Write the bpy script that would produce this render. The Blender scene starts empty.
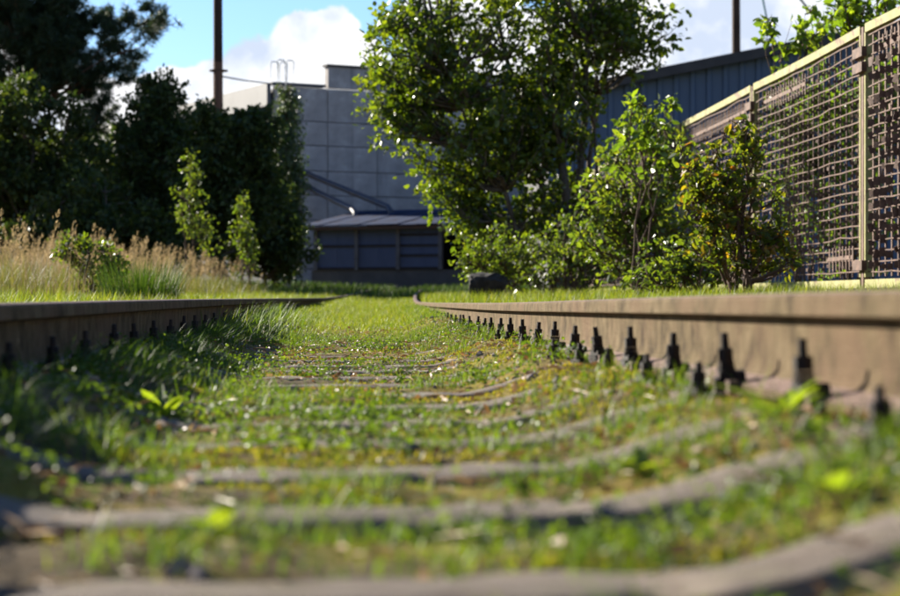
import bpy, math
import numpy as np
from mathutils import Vector, Matrix

sc = bpy.context.scene
R = math.radians
rng = np.random.default_rng(11)
CAMZ = 0.32           # camera height above the datum
F = 1907.0            # focal length in pixels of the 900 px wide photograph

# ------------------------------------------------------------------ camera
cam_d = bpy.data.cameras.new('camera')
cam_d.sensor_width = 23.6
cam_d.lens = 50.0
cam_d.clip_start = 0.05
cam_d.clip_end = 5000
cam_d.dof.use_dof = True
cam_d.dof.focus_distance = 9.6
cam_d.dof.aperture_fstop = 2.8
cam_d.dof.aperture_blades = 9
cam = bpy.data.objects.new('camera', cam_d)
sc.collection.objects.link(cam)
cam.location = (0, 0, CAMZ)
cam.rotation_euler = (R(90), 0, 0)
sc.camera = cam

# ------------------------------------------------------------------ sky, sun, exposure
SUN_AZ = -48.0        # degrees from the view direction, negative = left
SUN_EL = 23.0
sc.view_settings.view_transform = 'Standard'
sc.view_settings.look = 'None'
sc.view_settings.gamma = 1.0
sc.view_settings.use_curve_mapping = False
sc.view_settings.exposure = 1.75

world = bpy.data.worlds.new('World')
sc.world = world
world.use_nodes = True
wn, wl = world.node_tree.nodes, world.node_tree.links
for n in list(wn): wn.remove(n)


class NT:
    """small helper for node math"""
    def __init__(self, nodes, links): self.n, self.l = nodes, links
    def put(self, sock, v):
        if hasattr(v, 'is_output'): self.l.new(v, sock)
        else: sock.default_value = v
    def m(self, op, a, b=0.0, c=None, clamp=False):
        x = self.n.new('ShaderNodeMath'); x.operation = op; x.use_clamp = clamp
        self.put(x.inputs[0], a); self.put(x.inputs[1], b)
        if c is not None: self.put(x.inputs[2], c)
        return x.outputs[0]
    def noise(self, vec, scale, detail=5, rough=0.55, dist=0.0):
        x = self.n.new('ShaderNodeTexNoise')
        if vec is not None: self.l.new(vec, x.inputs['Vector'])
        x.inputs['Scale'].default_value = scale
        x.inputs['Detail'].default_value = detail
        x.inputs['Roughness'].default_value = rough
        x.inputs['Distortion'].default_value = dist
        return x.outputs['Fac']
    def ramp(self, fac, stops, interp='LINEAR'):
        x = self.n.new('ShaderNodeValToRGB'); e = x.color_ramp.elements
        x.color_ramp.interpolation = interp
        while len(e) < len(stops): e.new(0.5)
        for i, (p, c) in enumerate(stops):
            e[i].position = p
            e[i].color = (c, c, c, 1) if isinstance(c, (int, float)) else (*c, 1)
        self.l.new(fac, x.inputs[0])
        return x.outputs[0]
    def mix(self, fac, a, b, mode='MIX'):
        x = self.n.new('ShaderNodeMix'); x.data_type = 'RGBA'; x.blend_type = mode
        self.put(x.inputs[0], fac)
        for s, v in ((x.inputs[6], a), (x.inputs[7], b)):
            if hasattr(v, 'is_output'): self.l.new(v, s)
            else: s.default_value = (*v, 1) if len(v) == 3 else v
        return x.outputs[2]


w = NT(wn, wl)
sky = wn.new('ShaderNodeTexSky'); sky.sky_type = 'NISHITA'; sky.sun_disc = False
sky.sun_elevation = R(SUN_EL); sky.sun_rotation = R(SUN_AZ)
sky.air_density = 1.0; sky.dust_density = 0.3; sky.ozone_density = 3.0
tc = wn.new('ShaderNodeTexCoord')
sep = wn.new('ShaderNodeSeparateXYZ'); wl.new(tc.outputs['Generated'], sep.inputs[0])
az = w.m('ARCTAN2', sep.outputs[0], sep.outputs[1])
el = w.m('ARCSINE', sep.outputs[2])
PER = math.pi / 4     # the bank of cumulus goes on round the whole horizon
azw = w.m('SUBTRACT', w.m('FLOORED_MODULO', w.m('ADD', az, PER / 2), PER), PER / 2)
n1 = w.noise(tc.outputs['Generated'], 26, 6, 0.6)
n2 = w.noise(tc.outputs['Generated'], 9, 4, 0.55)
wob = w.m('MULTIPLY', w.m('SUBTRACT', n1, 0.5), 0.05)
wob2 = w.m('MULTIPLY', w.m('SUBTRACT', n2, 0.5), 0.03)
azp, elp = w.m('ADD', azw, wob2), w.m('ADD', el, w.m('ADD', wob, wob2))
CLOUDS = [(322, 34, 45, 34), (285, 62, 62, 36), (235, 88, 62, 34), (180, 96, 62, 30), (352, 70, 50, 34), (130, 112, 80, 30),
          (40, 105, 90, 40), (300, 110, 160, 40), (455, 30, 60, 60), (540, 70, 110, 70), (640, 30, 90, 60),
          (720, 40, 90, 80), (800, 20, 80, 90), (880, 60, 90, 80), (-60, 60, 110, 70), (-190, 100, 130, 60), (1030, 90, 150, 70),
          (450, 180, 700, 70)]
dens = None
for (px, py, rx, ry) in CLOUDS:
    dx = w.m('MULTIPLY', w.m('SUBTRACT', azp, (px - 450) / F), F / rx)
    dy = w.m('MULTIPLY', w.m('SUBTRACT', elp, (298 - py) / F), F / ry)
    d = w.m('SUBTRACT', 1.0, w.m('SQRT', w.m('ADD', w.m('MULTIPLY', dx, dx), w.m('MULTIPLY', dy, dy))))
    dens = d if dens is None else w.m('SMOOTH_MAX', dens, d, 0.25)
alpha = w.ramp(w.m('ADD', dens, w.m('MULTIPLY', w.m('SUBTRACT', n1, 0.5), 0.9)), [(0.0, 0.0), (0.13, 1.0)], 'EASE')
n3 = w.noise(tc.outputs['Generated'], 14, 5, 0.55)
body = w.ramp(n3, [(0.36, (4.2, 4.8, 5.9)), (0.50, (7.3, 7.35, 7.5))])
skyc = w.mix(1.0, sky.outputs[0], (0.78, 0.92, 1.14), 'MULTIPLY')
col = w.mix(alpha, skyc, body)
bg = wn.new('ShaderNodeBackground'); bg.inputs[1].default_value = 0.05
wl.new(col, bg.inputs[0])
wo = wn.new('ShaderNodeOutputWorld'); wl.new(bg.outputs[0], wo.inputs[0])

sun_d = bpy.data.lights.new('sun', 'SUN')
sun_d.energy = 5.0; sun_d.angle = R(0.53); sun_d.color = (1.0, 0.92, 0.79)
sun = bpy.data.objects.new('sun', sun_d)
sc.collection.objects.link(sun)
sd = Vector((math.sin(R(SUN_AZ)) * math.cos(R(SUN_EL)), math.cos(R(SUN_AZ)) * math.cos(R(SUN_EL)), math.sin(R(SUN_EL))))
sun.rotation_euler = sd.to_track_quat('Z', 'Y').to_euler()
sun.location = sd * 100


# ------------------------------------------------------------------ helpers
def P(px, py, Y):
    """a point of the place that lies at depth Y on the ray through (px, py) of the photograph"""
    return np.array([(px - 450) / F * Y, Y, CAMZ + (298 - py) / F * Y])


class Geo:
    def __init__(self): self.v, self.f, self.n = [], {3: [], 4: []}, 0
    def add(self, V, *Fs):
        V = np.asarray(V, float).reshape(-1, 3)
        for Fa in Fs:
            Fa = np.asarray(Fa, int)
            if len(Fa): self.f[Fa.shape[1]].append(Fa + self.n)
        self.v.append(V); self.n += len(V)
        return self
    def box(self, c, s, M=None, rz=0.0, taper=1.0):
        x, y, z = s[0] / 2, s[1] / 2, s[2] / 2
        V = np.array([[-x, -y, -z], [x, -y, -z], [x, y, -z], [-x, y, -z], [-x * taper, -y * taper, z], [x * taper, -y * taper, z], [x * taper, y * taper, z], [-x * taper, y * taper, z]])
        if rz: 
            cs, sn = math.cos(rz), math.sin(rz)
            V = V @ np.array([[cs, sn, 0], [-sn, cs, 0], [0, 0, 1]])
        if M is not None: V = V @ np.asarray(M).T
        return self.add(V + np.asarray(c, float), [[0, 3, 2, 1], [4, 5, 6, 7], [0, 1, 5, 4], [1, 2, 6, 5], [2, 3, 7, 6], [3, 0, 4, 7]])
    def tube(self, pts, rad, k=6, cap=True):
        pts = np.asarray(pts, float); n = len(pts)
        rad = np.full(n, rad) if np.isscalar(rad) else np.asarray(rad, float)
        t = np.gradient(pts, axis=0); t /= np.linalg.norm(t, axis=1)[:, None] + 1e-9
        up = np.array([0.0, 0, 1]) if abs(t[:, 2]).mean() < 0.8 else np.array([1.0, 0, 0])
        a = np.cross(t, up); a /= np.linalg.norm(a, axis=1)[:, None] + 1e-9
        b = np.cross(t, a)
        th = np.arange(k) / k * 2 * math.pi
        V = pts[:, None] + rad[:, None, None] * (np.cos(th)[None, :, None] * a[:, None] + np.sin(th)[None, :, None] * b[:, None])
        i = np.arange(n - 1)[:, None] * k; j = np.arange(k)[None]; jn = (j + 1) % k
        Q = np.stack([i + j, i + jn, i + k + jn, i + k + j], -1).reshape(-1, 4)
        V = V.reshape(-1, 3)
        if cap:
            V = np.vstack([V, pts[0], pts[-1]])
            j = np.arange(k); jn = (j + 1) % k
            T = np.vstack([np.stack([np.full(k, n * k), jn, j], 1), np.stack([np.full(k, n * k + 1), (n - 1) * k + j, (n - 1) * k + jn], 1)])
            return self.add(V, Q, T)
        return self.add(V, Q)
    def prism(self, base, h, axis):
        """closed prism: polygon of points (n,3) pushed along axis*h (fan-capped, convex)"""
        base = np.asarray(base, float); n = len(base); top = base + np.asarray(axis, float) * h
        j = np.arange(n); jn = (j + 1) % n
        Q = np.stack([j, jn, n + jn, n + j], 1)
        T = np.array([[0, i + 1, i] for i in range(1, n - 1)] + [[n, n + i, n + i + 1] for i in range(1, n - 1)])
        return self.add(np.vstack([base, top]), Q, T)
    def mesh(self, name, smooth=False):
        V = np.vstack(self.v) if self.v else np.zeros((0, 3))
        q = np.vstack(self.f[4]) if self.f[4] else np.zeros((0, 4), int)
        t = np.vstack(self.f[3]) if self.f[3] else np.zeros((0, 3), int)
        me = bpy.data.meshes.new(name)
        me.vertices.add(len(V)); me.vertices.foreach_set('co', V.astype(np.float32).ravel())
        nl = len(q) * 4 + len(t) * 3
        me.loops.add(nl); me.polygons.add(len(q) + len(t))
        me.loops.foreach_set('vertex_index', np.concatenate([q.ravel(), t.ravel()]).astype(np.int32))
        me.polygons.foreach_set('loop_start', np.concatenate([np.arange(len(q)) * 4, len(q) * 4 + np.arange(len(t)) * 3]).astype(np.int32))
        me.polygons.foreach_set('use_smooth', np.full(len(q) + len(t), bool(smooth)))
        me.update(calc_edges=True); me.validate()
        return me


def link(name, data, mat=None, parent=None, loc=(0, 0, 0)):
    o = bpy.data.objects.new(name, data)
    sc.collection.objects.link(o)
    if data is not None and mat is not None and not data.materials: data.materials.append(mat)
    if parent is not None: o.parent = parent
    o.location = loc
    return o


def tag(o, label=None, cat=None, group=None, kind=None):
    if label: o['label'] = label
    if cat: o['category'] = cat
    if group: o['group'] = group
    if kind: o['kind'] = kind
    return o


def thing(name, label, cat, loc=(0, 0, 0), group=None):
    return tag(link(name, None, loc=loc), label, cat, group)


def build(name, geo, mat, parent=None, loc=(0, 0, 0), smooth=False):
    """geo is in world space; the object's origin goes to loc (world)"""
    if geo.n:
        off = np.asarray(loc, float)
        geo.v = [v - off for v in geo.v]
    o = link(name, geo.mesh(name, smooth), mat, parent)
    p = np.zeros(3) if parent is None else np.array(parent.matrix_basis.translation)
    if parent is not None and parent.parent is not None: p = p + np.array(parent.parent.matrix_basis.translation)
    o.location = np.asarray(loc, float) - p
    return o


def smooth(a, b, x):
    t = np.clip((np.asarray(x, float) - a) / (b - a), 0, 1)
    return t * t * (3 - 2 * t)


def _hash(ix, iy, s):
    h = np.sin(ix * 127.1 + iy * 311.7 + s * 74.7) * 43758.5453
    return h - np.floor(h)


def vnoise(x, y, s=0):
    x, y = np.asarray(x, float), np.asarray(y, float)
    ix, iy = np.floor(x), np.floor(y); fx, fy = x - ix, y - iy
    fx = fx * fx * (3 - 2 * fx); fy = fy * fy * (3 - 2 * fy)
    a = _hash(ix, iy, s); b = _hash(ix + 1, iy, s); c = _hash(ix, iy + 1, s); d = _hash(ix + 1, iy + 1, s)
    return (a + (b - a) * fx) * (1 - fy) + (c + (d - c) * fx) * fy


def fbm(x, y, s=0, o=4):
    r, amp, tot = 0.0, 1.0, 0.0
    for i in range(o):
        r = r + amp * vnoise(x * 2 ** i, y * 2 ** i, s + i * 7); tot += amp; amp *= 0.5
    return r / tot


# ------------------------------------------------------------------ materials
def material(name, stops, scale=6.0, rough=0.8, detail=6, bump=0.0, bscale=40.0, spec=0.3, metallic=0.0, coord='Object', extra=None, stretch=None):
    m = bpy.data.materials.new(name); m.use_nodes = True
    nt = NT(m.node_tree.nodes, m.node_tree.links)
    b = nt.n['Principled BSDF']
    tcn = nt.n.new('ShaderNodeTexCoord')
    vec = tcn.outputs[coord]
    if stretch:
        mp = nt.n.new('ShaderNodeMapping'); mp.inputs['Scale'].default_value = stretch
        nt.l.new(vec, mp.inputs[0]); vec = mp.outputs[0]
    f = nt.noise(vec, scale, detail, 0.6)
    k = len(stops)
    c = nt.ramp(f, [(0.30 + 0.40 * i / max(1, k - 1), s) for i, s in enumerate(stops)])
    if extra: c = extra(nt, vec, c, tcn)
    nt.l.new(c, b.inputs['Base Color'])
    b.inputs['Roughness'].default_value = rough
    b.inputs['Specular IOR Level'].default_value = spec
    b.inputs['Metallic'].default_value = metallic
    if bump:
        bp = nt.n.new('ShaderNodeBump'); bp.inputs['Strength'].default_value = bump
        bp.inputs['Distance'].default_value = 0.01
        nt.l.new(nt.noise(vec, bscale, 6, 0.65), bp.inputs['Height'])
        nt.l.new(bp.outputs[0], b.inputs['Normal'])
    return m


def leaf_material(name, stops, trans=0.35, rough=0.38, spec=0.5, tgain=(1.5, 1.5, 0.4)):
    """thin leaf: coloured differently leaf by leaf, lets light through"""
    m = bpy.data.materials.new(name); m.use_nodes = True
    nt = NT(m.node_tree.nodes, m.node_tree.links)
    b = nt.n['Principled BSDF']; out = nt.n['Material Output']
    g = nt.n.new('ShaderNodeNewGeometry')
    tcn = nt.n.new('ShaderNodeTexCoord')
    big = nt.noise(tcn.outputs['Object'], 1.3, 2)
    f = nt.m('ADD', nt.m('MULTIPLY', g.outputs['Random Per Island'], 0.75), nt.m('MULTIPLY', nt.m('SUBTRACT', big, 0.35), 0.5), clamp=True)
    c = nt.ramp(f, stops)
    nt.l.new(c, b.inputs['Base Color'])
    b.inputs['Roughness'].default_value = rough
    b.inputs['Specular IOR Level'].default_value = spec
    tr = nt.n.new('ShaderNodeBsdfTranslucent')
    tcl = nt.mix(1.0, c, tgain, 'MULTIPLY')
    nt.l.new(tcl, tr.inputs[0])
    mx = nt.n.new('ShaderNodeMixShader'); mx.inputs[0].default_value = trans
    nt.l.new(b.outputs[0], mx.inputs[1]); nt.l.new(tr.outputs[0], mx.inputs[2])
    nt.l.new(mx.outputs[0], out.inputs[0])
    return m


def ground_extra(nt, vec, c, tcn):
    n = nt.noise(vec, 2.3, 5, 0.6)
    moss = nt.ramp(nt.noise(vec, 11.0, 5, 0.7), [(0.3, (0.13, 0.075, 0.025)), (0.5, (0.20, 0.155, 0.024)), (0.72, (0.10, 0.12, 0.018))])
    return nt.mix(nt.ramp(n, [(0.45, 0.0), (0.57, 1.0)]), c, moss)


M = {}
M['ground'] = material('soil_and_moss', [(0.035, 0.025, 0.015), (0.085, 0.06, 0.032), (0.13, 0.095, 0.05)], 28, 0.95, bump=1.0, bscale=90, spec=0.1, extra=ground_extra)


def rust_extra(nt, vec, c, tcn):
    s = nt.noise(vec, 3.0, 4, 0.7)
    return nt.mix(nt.ramp(s, [(0.45, 0.0), (0.65, 0.7)]), c, (0.13, 0.083, 0.05))


M['rail'] = material('rusty_rail_steel', [(0.035, 0.024, 0.013), (0.098, 0.072, 0.038), (0.15, 0.112, 0.064)], 11, 0.9, detail=10, bump=0.8, bscale=90, spec=0.08, extra=rust_extra)


def rail_node_top():
    """the running surface is smoother and paler than the rusty flanks: chosen by where the face points on the rail"""
    m = M['rail']; nt = NT(m.node_tree.nodes, m.node_tree.links); b = nt.n['Principled BSDF']
    g = nt.n.new('ShaderNodeNewGeometry'); s = nt.n.new('ShaderNodeSeparateXYZ')
    nt.l.new(g.outputs['True Normal'], s.inputs[0])
    t = nt.ramp(s.outputs[2], [(0.80, 0.0), (0.97, 1.0)])
    old = b.inputs['Base Color'].links[0].from_socket
    nt.l.new(nt.mix(t, old, (0.19, 0.13, 0.105)), b.inputs['Base Color'])
    nt.l.new(nt.ramp(t, [(0.0, 0.9), (1.0, 0.5)]), b.inputs['Roughness'])


rail_node_top()
M['bolt'] = material('tarred_black_iron', [(0.006, 0.005, 0.004), (0.014, 0.010, 0.008), (0.05, 0.026, 0.014)], 60, 0.7, bump=0.5, bscale=200, spec=0.25)
M['plate'] = material('rusty_plate_iron', [(0.03, 0.02, 0.014), (0.07, 0.04, 0.026), (0.12, 0.07, 0.045)], 40, 0.8, bump=0.5, bscale=150)


def sleeper_extra(nt, vec, c, tcn):
    lich = nt.ramp(nt.noise(vec, 35, 4, 0.7), [(0.56, 0.0), (0.66, 0.8)])
    c2 = nt.mix(lich, c, (0.20, 0.19, 0.10))
    mo = nt.ramp(nt.noise(vec, 7, 5, 0.7), [(0.56, 0.0), (0.66, 1.0)])
    return nt.mix(mo, c2, (0.10, 0.085, 0.03))


M['sleeper'] = material('weathered_sleeper_concrete', [(0.09, 0.069, 0.054), (0.165, 0.133, 0.107), (0.245, 0.20, 0.165)], 14, 0.9, stretch=(.5, 2.2, 1), bump=0.9, bscale=120, spec=0.2, extra=sleeper_extra)


def wall_extra(nt, vec, c, tcn):
    mp = nt.n.new('ShaderNodeMapping'); mp.inputs['Scale'].default_value = (1.6, 1.6, 0.12)
    nt.l.new(vec, mp.inputs[0])
    st = nt.ramp(nt.noise(mp.outputs[0], 1.1, 5, 0.65), [(0.52, 0.0), (0.68, 0.7)])
    pt = nt.ramp(nt.noise(vec, 0.45, 6, 0.7), [(0.50, 0.0), (0.60, 0.6)])
    return nt.mix(st, nt.mix(pt, c, (0.50, 0.47, 0.45)), (0.15, 0.145, 0.14))


M['concrete'] = material('grey_wall_concrete', [(0.26, 0.24, 0.225), (0.36, 0.33, 0.31), (0.46, 0.425, 0.40)], 0.9, 0.9, bump=0.4, bscale=6, spec=0.2, extra=wall_extra)
M['concrete_dark'] = material('dark_grey_concrete', [(0.06, 0.06, 0.065), (0.10, 0.098, 0.10)], 1.5, 0.9, bump=0.3, bscale=8)  # darker grey for core walls, side panels and foundation
M['fascia'] = material('pale_metal_fascia', [(0.065, 0.066, 0.07), (0.095, 0.095, 0.10)], 0.8, 0.6, spec=0.4)
M['roof_felt'] = material('dark_roof_felt', [(0.035, 0.035, 0.038), (0.06, 0.058, 0.058)], 2, 0.85)
M['cladding'] = material('blue_ribbed_cladding', [(0.035, 0.065, 0.12), (0.046, 0.082, 0.145), (0.06, 0.10, 0.17)], 1.2, 0.5, spec=0.4, stretch=(1, 1, 0.2))
M['shed_panel'] = material('slate_blue_panel', [(0.04, 0.06, 0.125), (0.065, 0.09, 0.17)], 1.3, 0.55, spec=0.4, stretch=(1, 1, 0.3))
M['shed_post'] = material('grey_painted_post', [(0.07, 0.075, 0.09), (0.12, 0.12, 0.14)], 3, 0.7)
M['shed_dark'] = material('dark_girt_timber', [(0.016, 0.014, 0.016), (0.035, 0.03, 0.03)], 4, 0.8)
M['shed_roof'] = material('blue_grey_roof_sheet', [(0.018, 0.027, 0.055), (0.032, 0.045, 0.085), (0.03, 0.02, 0.02)], 0.9, 0.92, spec=0.05)
M['pipe'] = material('grey_duct_metal', [(0.03, 0.032, 0.045), (0.05, 0.05, 0.065), (0.06, 0.04, 0.03)], 2, 0.55, spec=0.5)
M['galv'] = material('galvanised_tube', [(0.34, 0.36, 0.36), (0.46, 0.48, 0.48)], 5, 0.5, metallic=0.3)
M['cable'] = material('cable_sheath', [(0.02, 0.03, 0.035), (0.035, 0.045, 0.05)], 5, 0.6)
M['cable_teal'] = material('teal_cable_sheath', [(0.03, 0.13, 0.13), (0.05, 0.18, 0.18)], 5, 0.6)
M['wood'] = material('tarred_pole_wood', [(0.02, 0.011, 0.007), (0.045, 0.024, 0.015), (0.075, 0.042, 0.028)], 3.0, 0.85, bump=0.5, bscale=20, stretch=(6, 6, 0.3))
M['wood_pale'] = material('reddish_stub_wood', [(0.10, 0.05, 0.03), (0.19, 0.10, 0.065)], 3.0, 0.85, bump=0.5, bscale=20, stretch=(6, 6, 0.3))


def paint_extra(nt, vec, c, tcn):
    f = nt.ramp(nt.noise(vec, 5.0, 5, 0.75), [(0.56, 0.0), (0.62, 1.0)])
    return nt.mix(f, c, (0.13, 0.08, 0.05))


M['fence_paint'] = material('flaking_yellow_green_paint', [(0.17, 0.165, 0.05), (0.23, 0.22, 0.075), (0.27, 0.25, 0.13)], 7, 0.7, bump=0.3, bscale=60, extra=paint_extra)
M['fence_rust'] = material('red_brown_scrap_steel', [(0.04, 0.019, 0.011), (0.085, 0.043, 0.026), (0.15, 0.085, 0.058)], 9, 0.7, bump=0.3, bscale=60, spec=0.3)
M['bark'] = material('grey_brown_bark', [(0.035, 0.028, 0.02), (0.08, 0.065, 0.05), (0.12, 0.105, 0.085)], 12, 0.95, bump=0.8, bscale=40, stretch=(1, 1, 0.4))
M['bark_birch'] = material('birch_bark', [(0.05, 0.045, 0.04), (0.42, 0.40, 0.37), (0.55, 0.53, 0.50)], 6, 0.8, stretch=(0.6, 0.6, 3))
M['bark_pine'] = material('pine_bark', [(0.05, 0.03, 0.02), (0.14, 0.07, 0.04)], 8, 0.95, bump=0.8, bscale=20)
M['twig'] = material('brown_twig', [(0.05, 0.032, 0.02), (0.10, 0.06, 0.038)], 20, 0.9)
M['boulder'] = material('dark_boulder_stone', [(0.008, 0.008, 0.008), (0.02, 0.018, 0.017), (0.045, 0.04, 0.036)], 5, 0.85, bump=1.0, bscale=14)
M['gravel'] = material('brown_ballast_stone', [(0.06, 0.05, 0.042), (0.14, 0.115, 0.10), (0.24, 0.20, 0.18)], 30, 0.9, bump=0.6, bscale=80)

G1, G2, G3 = (0.045, 0.085, 0.014), (0.075, 0.125, 0.02), (0.14, 0.17, 0.03)
M['leaf_tree'] = leaf_material('poplar_leaf', [(0.0, (0.03, 0.06, 0.011)), (0.45, (0.062, 0.105, 0.014)), (0.85, (0.115, 0.155, 0.017)), (0.985, (0.17, 0.16, 0.018)), (1.0, (0.35, 0.10, 0.02))], 0.52, 0.33, 0.6, (2.0, 1.8, 0.38))
M['leaf_bush'] = leaf_material('willow_leaf', [(0.0, (0.045, 0.085, 0.016)), (0.5, (0.085, 0.135, 0.022)), (0.93, (0.14, 0.17, 0.028)), (1.0, (0.28, 0.20, 0.03))], 0.55, 0.34, 0.55, (1.8, 1.65, 0.42))
M['leaf_autumn'] = leaf_material('turning_leaf', [(0.0, (0.035, 0.06, 0.012)), (0.45, (0.075, 0.11, 0.016)), (0.74, (0.14, 0.15, 0.02)), (0.85, (0.28, 0.15, 0.02)), (0.94, (0.28, 0.075, 0.018)), (1.0, (0.20, 0.03, 0.012))], 0.58, 0.36, 0.45, (1.75, 1.65, 0.4))
M['leaf_bright'] = leaf_material('bright_young_leaf', [(0.0, (0.09, 0.16, 0.02)), (1.0, (0.17, 0.24, 0.03))], 0.45, 0.34, 0.5)
M['leaf_dark'] = leaf_material('dark_alder_leaf', [(0.0, (0.022, 0.042, 0.014)), (0.6, (0.045, 0.07, 0.018)), (0.95, (0.085, 0.10, 0.022)), (1.0, (0.15, 0.13, 0.02))], 0.4, 0.5, 0.3)
M['leaf_birch'] = leaf_material('birch_leaf', [(0.0, (0.028, 0.055, 0.016)), (0.6, (0.05, 0.085, 0.02)), (1.0, (0.10, 0.12, 0.025))], 0.3, 0.4, 0.45)
M['needle'] = leaf_material('pine_needle', [(0.0, (0.014, 0.030, 0.014)), (1.0, (0.04, 0.065, 0.024))], 0.2, 0.5, 0.35)
M['grass'] = leaf_material('green_grass_blade', [(0.0, (0.05, 0.10, 0.014)), (0.5, (0.09, 0.145, 0.018)), (0.85, (0.15, 0.175, 0.028)), (1.0, (0.30, 0.24, 0.09))], 0.5, 0.5, 0.3)
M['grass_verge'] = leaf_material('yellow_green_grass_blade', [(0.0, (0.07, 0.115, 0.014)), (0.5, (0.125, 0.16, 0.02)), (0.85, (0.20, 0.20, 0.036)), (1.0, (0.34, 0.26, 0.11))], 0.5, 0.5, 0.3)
M['grass_shaded'] = leaf_material('shaded_grass_blade', [(0.0, (0.03, 0.065, 0.014)), (0.7, (0.05, 0.09, 0.018)), (1.0, (0.09, 0.11, 0.03))], 0.35, 0.6, 0.25)  # darker copy of the grass green, shade put into the colour
M['plume'] = leaf_material('straw_plume', [(0.0, (0.13, 0.10, 0.045)), (0.5, (0.27, 0.205, 0.10)), (1.0, (0.46, 0.36, 0.21))], 0.45, 0.7, 0.2, (1, 0.95, 0.9))
M['meadow'] = leaf_material('half_dry_meadow_blade', [(0.0, (0.05, 0.065, 0.018)), (0.5, (0.09, 0.10, 0.03)), (1.0, (0.18, 0.15, 0.07))], 0.4, 0.55, 0.25)
M['straw'] = leaf_material('dry_straw', [(0.0, (0.16, 0.11, 0.06)), (0.6, (0.30, 0.22, 0.12)), (1.0, (0.42, 0.34, 0.22))], 0.3, 0.6, 0.3, (1, 1, 0.9))
M['litter'] = leaf_material('fallen_leaf', [(0.0, (0.12, 0.055, 0.025)), (0.45, (0.28, 0.15, 0.06)), (0.8, (0.40, 0.26, 0.12)), (1.0, (0.42, 0.14, 0.04))], 0.2, 0.5, 0.4, (1, 1, 0.8))
M['moss'] = leaf_material('yellow_green_moss', [(0.0, (0.10, 0.10, 0.018)), (0.45, (0.18, 0.17, 0.028)), (0.78, (0.26, 0.215, 0.05)), (1.0, (0.32, 0.17, 0.06))], 0.4, 0.7, 0.2)
M['clover'] = leaf_material('creeping_weed_leaf', [(0.0, (0.035, 0.07, 0.014)), (0.5, (0.075, 0.12, 0.018)), (1.0, (0.14, 0.19, 0.028))], 0.45, 0.52, 0.3)

# ------------------------------------------------------------------ the lie of the land
SL, CU = -0.0577, 0.000484


def xc(Y):
    """centre line of the track: heads off to the left and bends gently to the right"""
    Y = np.asarray(Y, float); Yc = np.clip(Y, 0, 75)
    return SL * Y + CU * Yc * Yc + np.maximum(Y - 75, 0) * 2 * CU * 75


def yaw(Y): return math.atan(SL + 2 * CU * min(max(Y, 0), 75))


_ys = np.linspace(-3, 70, 1200)


def _prof(pts):
    z = np.interp(_ys, [p[0] for p in pts], [p[1] for p in pts])
    k = np.ones(61) / 61
    return np.convolve(np.pad(z, 30, 'edge'), k, 'valid')


_zr = _prof([(-3, .034), (2.9, .0125), (6, -.005), (9.6, -.025), (20, -.05), (31, -.062), (37, -.03), (42, .035), (50, .13), (60, .26), (70, .4)])
_zl = _prof([(-3, -.012), (4, -.012), (8, -.006), (20, -.002), (33, .004), (38, .025), (43, .055), (50, .13), (60, .26), (70, .4)])
def zrail(side, Y): return CAMZ + np.interp(Y, _ys, _zr if side > 0 else _zl)


def rise(Y):
    Y = np.clip(np.asarray(Y, float), 30, 82)
    return 0.0002 * (Y - 30) ** 2


def gz(X, Y):
    X, Y = np.asarray(X, float), np.asarray(Y, float)
    u = X - xc(Y); a = np.abs(u)
    gin = -0.2765 + 0.078 * smooth(.30, .62, a) + .012 * smooth(.45, .62, a) - .007 * smooth(2.8, 4.0, Y) + 0.05 * smooth(9, 17, Y) + 0.06 * smooth(26, 42, Y)
    gout = -0.085 + 0.07 * smooth(1.2, 4.0, a) + 0.08 * smooth(3, 6, a)
    t = smooth(.86, 1.15, a)
    g = gin * (1 - t) + gout * t + rise(Y)
    near = smooth(60, 25, Y)
    inn = 1 - t
    g = g + inn * near * ((fbm(X * 4, Y * 4, 3) - .5) * .036 + (fbm(X * 22, Y * 22, 5, 3) - .5) * .016)
    # the moss stands a little lower along the front edge of every sleeper
    ph = (Y - 1.7 + SL * u) / 0.6
    g = g + inn * smooth(18, 9, Y) * -0.0125 * np.cos(2 * math.pi * (ph + 0.02))
    g = g + t * (fbm(X * .9, Y * .9, 9) - .5) * .10 * smooth(1.1, 2.0, a)
    g = g + np.where(a > 8, (fbm(X * .12, Y * .12, 12) - .5) * .5 * smooth(8, 30, a), 0)
    return CAMZ + g


uu = np.concatenate([-np.geomspace(1500, 1.3, 60), np.linspace(-1.25, 1.25, 92), np.geomspace(1.3, 1500, 60)])
yy = np.concatenate([-np.geomspace(400, 1, 14), np.linspace(-.5, .9, 10), np.linspace(1.0, 13, 440), np.geomspace(13.05, 90, 170), np.geomspace(95, 3000, 24)])
U, YY = np.meshgrid(uu, yy)
XX = U + np.where(np.abs(U) < 400, xc(np.clip(YY, -3, 110)), 0)
ZZ = gz(XX, YY)
nu, ny = len(uu), len(yy)
ii, jj = np.meshgrid(np.arange(nu - 1), np.arange(ny - 1))
b0 = (jj * nu + ii).ravel()
g = Geo().add(np.stack([XX, YY, ZZ], -1).reshape(-1, 3), np.stack([b0, b0 + 1, b0 + nu + 1, b0 + nu], 1))
tag(build('ground', g, M['ground'], smooth=True), 'mossy soil of the track bed and verges', None, kind='structure')

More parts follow.
